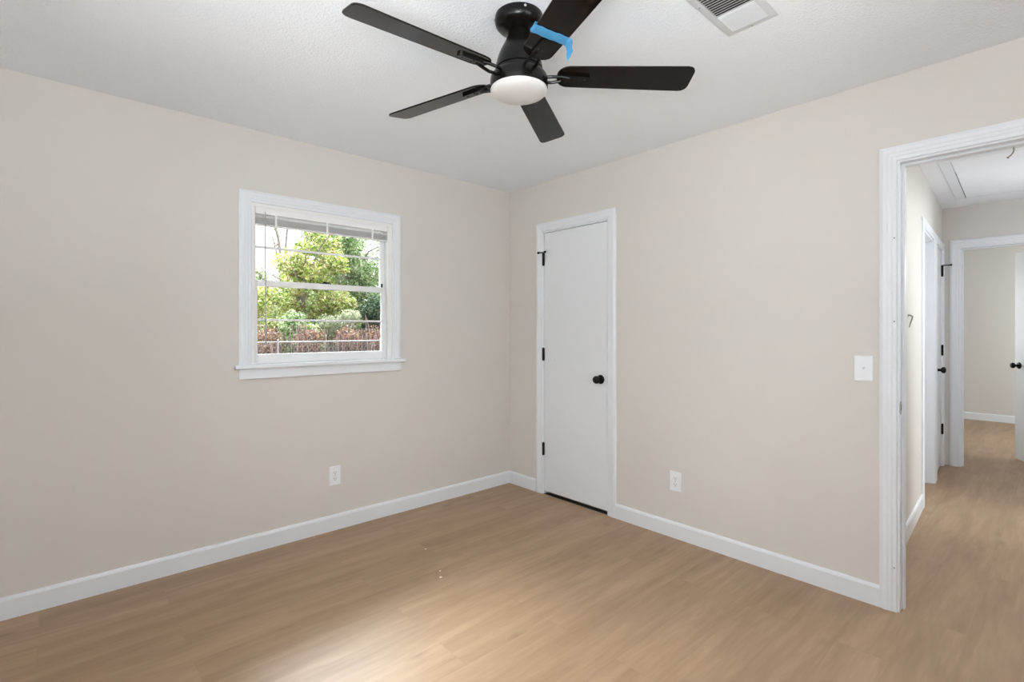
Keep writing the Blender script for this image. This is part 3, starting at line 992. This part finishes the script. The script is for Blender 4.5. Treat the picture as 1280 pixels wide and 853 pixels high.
# paint chips on the floor
chips = [(532, 687, 0.642, -1.234, 'pale paint chip lying alone on the floor nearest the window wall'),
         (550, 714, 0.920, -1.321, 'pale paint chip on the floor, upper of the close pair'),
         (551, 722, 0.981, -1.357, 'pale paint chip on the floor, lower of the close pair')]
for i, (_, _, x, y, lab) in enumerate(chips):
    mb = MB()
    ring = []
    for k in range(7):
        a = 2 * PI * k / 7 + i
        r_ = 0.006 * random.uniform(0.6, 1.25)
        ring.append((x + r_ * math.cos(a), y + r_ * math.sin(a)))
    mb.loft([[(a, b, 0.0) for a, b in ring], [(a, b, 0.0016 + 0.0008 * math.sin(3 * a_)) for a_, (a, b) in enumerate(ring)]])
    tag(mb.build('paint_chip', 'chip'), lab, 'paint chip', 'paint chips on the floor')

# ------------------------------------------------------------------ outside the window
GZ = -0.25
mb = MB()
n = 24
gv = {}
for i in range(n + 1):
    for j in range(n + 1):
        x = -0.141 - 34 * i / n; y = -16 + 44 * j / n
        gv[i, j] = mb.bm.verts.new((x, y, GZ + 0.05 * math.sin(x * 1.3 + y) * (1 if i else 0)))
for i in range(n):
    for j in range(n):
        mb.bm.faces.new((gv[i, j], gv[i + 1, j], gv[i + 1, j + 1], gv[i, j + 1]))
tag(mb.build('ground', 'soil'), 'leaf littered back yard ground outside the window', 'ground', None, 'structure')
mb = MB(); mb.box((-0.56, -8, 2.34), (-0.141, 8, 2.52))
tag(mb.build('trim_eave', 'soffit'), 'white roof eave above the window outside', 'eave', None, 'structure')

# chain link fence
fn = empty('chain_link_fence', (-8, 2.0, GZ), 'grey chain link fence with a top rail in the yard', 'fence')
FXP, FY0, FY1, FT = -8.0, -2.2, 7.0, 1.03
mb = MB(); mb.tube([(FXP, FY0, FT), (FXP, FY1, FT)], 0.014, 10); mb.build('top_rail', 'galv', fn)
for yy in (-1.6, 0.62, 2.95, 5.2):
    mb = MB(); mb.tube([(FXP + 0.03, yy, GZ - 0.06), (FXP + 0.03, yy, FT + 0.03)], 0.018, 10)
    mb.lathe([(0, 0), (0.021, 0), (0.018, 0.02), (0, 0.03)], (FXP + 0.03, yy, FT + 0.03), (0, 0, 1), 12)
    mb.build('post', 'galv', fn)
mb = MB()
step = 0.085
hgt = FT - GZ - 0.06
k = FY0
while k < FY1:
    for sgn in (1, -1):
        a = (FXP + 0.004 * sgn, k, GZ + 0.05); b = (FXP + 0.004 * sgn, k + sgn * hgt * 0.8, FT - 0.01)
        if FY0 <= b[1] <= FY1:
            mb.tube([a, b], 0.0022, 3)
    k += step
mb.build('wire_mesh', 'galv', fn)


def crown_mesh(name, parent, mat, blobs, nleaf, size):
    """a crown of separate small leaves grown in clumps"""
    verts, faces = [], []
    tot = sum(r[3] * r[4] * r[5] for r in blobs) ** 1.0
    for bx_, by_, bz_, rx, ry, rz in blobs:
        cnt = int(nleaf * rx * ry * rz / tot)
        for _ in range(cnt):
            while True:
                u = Vector((random.uniform(-1, 1), random.uniform(-1, 1), random.uniform(-1, 1)))
                if 0.30 < u.length < 1: break
            u *= (0.80 + 0.20 * math.sin(5 * u.x + 3 * u.y) * math.cos(4 * u.z)) 
            p = Vector((bx_ + u.x * rx, by_ + u.y * ry, bz_ + u.z * rz))
            s = size * random.uniform(0.6, 1.35)
            R = Euler((random.uniform(-1.1, 1.1), random.uniform(-1.1, 1.1), random.uniform(0, 6.28))).to_matrix()
            q = [(-s, 0, 0), (-0.2 * s, -0.42 * s, 0.08 * s), (s, 0, 0), (-0.2 * s, 0.42 * s, 0.08 * s)]
            i0 = len(verts)
            for c in q:
                verts.append(p + R @ Vector(c))
            faces.append((i0, i0 + 1, i0 + 2)); faces.append((i0, i0 + 2, i0 + 3))
    me = bpy.data.meshes.new(name)
    me.from_pydata([tuple(v) for v in verts], [], faces)
    me.materials.append(M[mat])
    o = bpy.data.objects.new(name, me)
    COL.objects.link(o)
    o.parent = parent
    o.matrix_parent_inverse = Matrix.Translation(-parent.location)
    return o


def branches(x, y, z0, h, spread, nb, r, name, mat, parent, lean=0.0, twigs=4):
    mb = MB()
    top = Vector((x + lean, y + lean * 0.5, z0 + h * 0.62))
    mb.tube([(x, y, z0 - 0.1), (x + lean * 0.3, y, z0 + h * 0.3), tuple(top)], r, 8, r * 0.55)
    for i in range(nb):
        a = 2 * PI * i / nb + random.uniform(-0.4, 0.4)
        t = random.uniform(0.25, 1.0)
        s = Vector((x, y, z0)).lerp(top, t)
        e = s + Vector((math.cos(a) * spread * random.uniform(0.5, 1), math.sin(a) * spread * random.uniform(0.5, 1), h * random.uniform(0.18, 0.42)))
        m_ = s.lerp(e, 0.5) + Vector((0, 0, h * 0.05))
        mb.tube([s, m_, e], r * 0.42, 5, r * 0.10)
        for _ in range(twigs):
            s2 = s.lerp(e, random.uniform(0.3, 0.9)); 
            e2 = s2 + Vector((random.uniform(-1, 1) * spread * 0.4, random.uniform(-1, 1) * spread * 0.4, random.uniform(0.05, 0.25) * h * 0.5))
            mb.tube([s2, e2], r * 0.16, 4, r * 0.05)
    return mb.build(name, mat, parent)


M['leaf_yellow'] = leaf_mat('yellow_green_leaves', [(0.028, 0.050, 0.007), (0.121, 0.198, 0.028), (0.279, 0.397, 0.055), (0.576, 0.614, 0.186), (0.698, 0.714, 0.483), (0.390, 0.258, 0.121), (0.111, 0.059, 0.038)])
M['leaf_green'] = leaf_mat('fresh_green_leaves', [(0.017, 0.046, 0.013), (0.081, 0.168, 0.043), (0.197, 0.326, 0.104), (0.413, 0.503, 0.244), (0.629, 0.689, 0.504), (0.117, 0.084, 0.043)])
M['leaf_dark'] = leaf_mat('deep_green_leaves', [(0.006, 0.013, 0.006), (0.013, 0.034, 0.013), (0.055, 0.116, 0.047), (0.177, 0.245, 0.177)])
M['leaf_red'] = leaf_mat('russet_leaves', [(0.042, 0.016, 0.016), (0.134, 0.056, 0.040), (0.301, 0.161, 0.129), (0.285, 0.257, 0.073)])
M['cane'] = leaf_mat('bramble_canes', [(0.026, 0.014, 0.020), (0.109, 0.065, 0.072), (0.285, 0.194, 0.193), (0.586, 0.484, 0.486), (0.184, 0.081, 0.058)])
M['leaf_pale'] = leaf_mat('pale_silver_green_leaves', [(0.124, 0.161, 0.074), (0.295, 0.338, 0.209), (0.480, 0.499, 0.372), (0.542, 0.532, 0.335)])


def tree(name, label, cat, x, y, h, trunk_r, mat, blobs, nleaf, size, group):
    e = empty(name, (x, y, GZ), label, cat, group)
    branches(x, y, GZ, h, h * 0.22, 9, trunk_r, 'branches', 'bark', e)
    crown_mesh('crown', e, mat, blobs, nleaf, size)
    return e




def lumps(cx, cy, z0, z1, rx, ry, n, r):
    """a crown outline broken into many small clumps"""
    out = []
    for _ in range(n):
        t = random.random()
        k = math.sin(PI * (0.12 + 0.80 * t)) ** 0.6
        a = random.uniform(0, 2 * PI)
        q = math.sqrt(random.random()) * k
        rr = 1.35 * r * random.uniform(0.6, 1.2)
        out.append((cx + rx * q * math.cos(a), cy + ry * q * math.sin(a), z0 + (z1 - z0) * t, rr, rr * 1.1, rr * 0.8))
    return out


G1 = 'trees and shrubs behind the fence'
tree('leafy_tree', 'yellow green tree filling the middle of the window above the fence', 'tree', -11.6, 2.45, 4.6, 0.09, 'leaf_yellow',
     lumps(-11.6, 2.80, 0.9, 4.3, 0.9, 1.0, 32, 0.38), 16000, 0.056, G1)
tree('leafy_tree', 'tall green tree rising at the right side of the window', 'tree', -13.6, 4.9, 5.8, 0.12, 'leaf_green',
     lumps(-13.6, 4.9, 0.8, 6.2, 1.2, 1.5, 75, 0.48), 30000, 0.060, G1)
tree('leafy_shrub', 'dark green shrub low at the right side of the window', 'shrub', -10.2, 4.15, 2.4, 0.05, 'leaf_dark',
     lumps(-10.2, 4.15, 0.3, 2.2, 0.5, 0.6, 18, 0.30), 8500, 0.046, G1)
tree('leafy_shrub', 'bright yellow green shrub at the left side of the window', 'shrub', -10.8, 0.75, 2.4, 0.05, 'leaf_yellow',
     lumps(-10.8, 1.0, 0.3, 2.5, 0.55, 0.85, 30, 0.33), 14000, 0.046, G1)
tree('leafy_shrub', 'mid green leafy shrub just behind the fence at left', 'shrub', -9.7, 1.65, 2.0, 0.04, 'leaf_green',
     lumps(-9.7, 1.65, 0.2, 1.6, 0.32, 0.45, 14, 0.24), 6000, 0.044, G1)
tree('leafy_shrub', 'pale silvery shrub in the middle behind the fence', 'shrub', -9.7, 2.75, 2.0, 0.04, 'leaf_pale',
     lumps(-9.7, 2.75, 0.2, 1.75, 0.32, 0.45, 14, 0.24), 5500, 0.040, G1)
tree('leafy_shrub', 'yellow leaved shrub tucked between pale shrub and dark shrub', 'shrub', -10.4, 3.35, 2.2, 0.04, 'leaf_yellow',
     lumps(-10.4, 3.25, 0.3, 2.1, 0.30, 0.35, 14, 0.24), 6000, 0.044, G1)
tree('leafy_tree', 'pale distant tree behind the left shrubs', 'tree', -16.5, 2.3, 3.6, 0.07, 'leaf_pale',
     lumps(-16.5, 2.0, 0.8, 3.5, 0.9, 1.3, 22, 0.42), 9000, 0.07, G1)
tree('leafy_tree', 'light green tree standing between the yellow green tree and the tall right one', 'tree', -12.7, 3.75, 5.2, 0.09, 'leaf_green',
     lumps(-12.7, 3.75, 1.2, 5.0, 0.8, 0.75, 30, 0.40), 14000, 0.058, G1)
tree('leafy_shrub', 'pale green shrub low behind the bright shrub at the left side', 'shrub', -13.0, 1.1, 2.6, 0.05, 'leaf_pale',
     lumps(-13.0, 1.4, 0.1, 3.0, 0.6, 1.0, 30, 0.40), 13000, 0.054, G1)
tree('leafy_shrub', 'lime green shrub low under the yellow green tree', 'shrub', -12.9, 2.9, 2.4, 0.05, 'leaf_yellow',
     lumps(-12.9, 2.7, 0.0, 2.1, 0.5, 0.9, 24, 0.38), 9000, 0.054, G1)
# russet bramble thicket along the fence: canes and a few leaves each
for i, (bx_, by_, lab) in enumerate(((-8.6, 0.55, 'tangled bare brambles behind the fence at the window left edge'),
                                     (-8.7, 1.55, 'tangled pinkish brambles behind the fence left of middle'),
                                     (-8.6, 2.45, 'tangled pinkish brambles behind the fence in the middle'),
                                     (-8.7, 3.25, 'tangled russet brambles behind the fence right of middle'),
                                     (-8.6, 4.05, 'tangled russet brambles behind the fence at the window right edge'))):
    e = empty('bramble_bush', (bx_, by_, GZ), lab, 'bush', 'brambles along the fence')
    mb = MB()
    for _ in range(80):
        x0 = bx_ + random.uniform(-0.4, 0.25); y0 = by_ + random.uniform(-0.38, 0.38)
        hh = random.uniform(0.9, 1.75)
        dx, dy = random.uniform(-0.3, 0.2), random.uniform(-0.22, 0.22)
        mb.tube([(x0, y0, GZ - 0.02), (x0 + dx * 0.25, y0 + dy * 0.3, GZ + hh * 0.5), (x0 + dx * 0.7, y0 + dy * 0.8, GZ + hh * 0.95), (x0 + dx, y0 + dy, GZ + hh * random.uniform(0.8, 1.1))], 0.011, 4, 0.005)
    mb.build('canes', 'cane', e)
    crown_mesh('leaves', e, 'leaf_red', [(bx_, by_, 1.05, 0.40, 0.44, 0.40), (bx_, by_, 0.55, 0.40, 0.44, 0.45)], 2200, 0.03)
# bare winter trees against the white sky
for i, (x, y, h, lab) in enumerate(((-18.5, 1.4, 6.5, 'bare grey tree against the white sky, leftmost in the window'),
                                    (-20.5, 4.6, 7.0, 'bare grey tree against the white sky, just right of the leftmost one'),
                                    (-22.0, 8.2, 6.5, 'bare grey tree partly hidden by the yellow green tree'))):
    e = empty('bare_tree', (x, y, GZ), lab, 'tree', 'bare trees in the distance')
    branches(x, y, GZ, h, h * 0.24, 14, 0.13, 'branches', 'bark', e, lean=0.2, twigs=7)
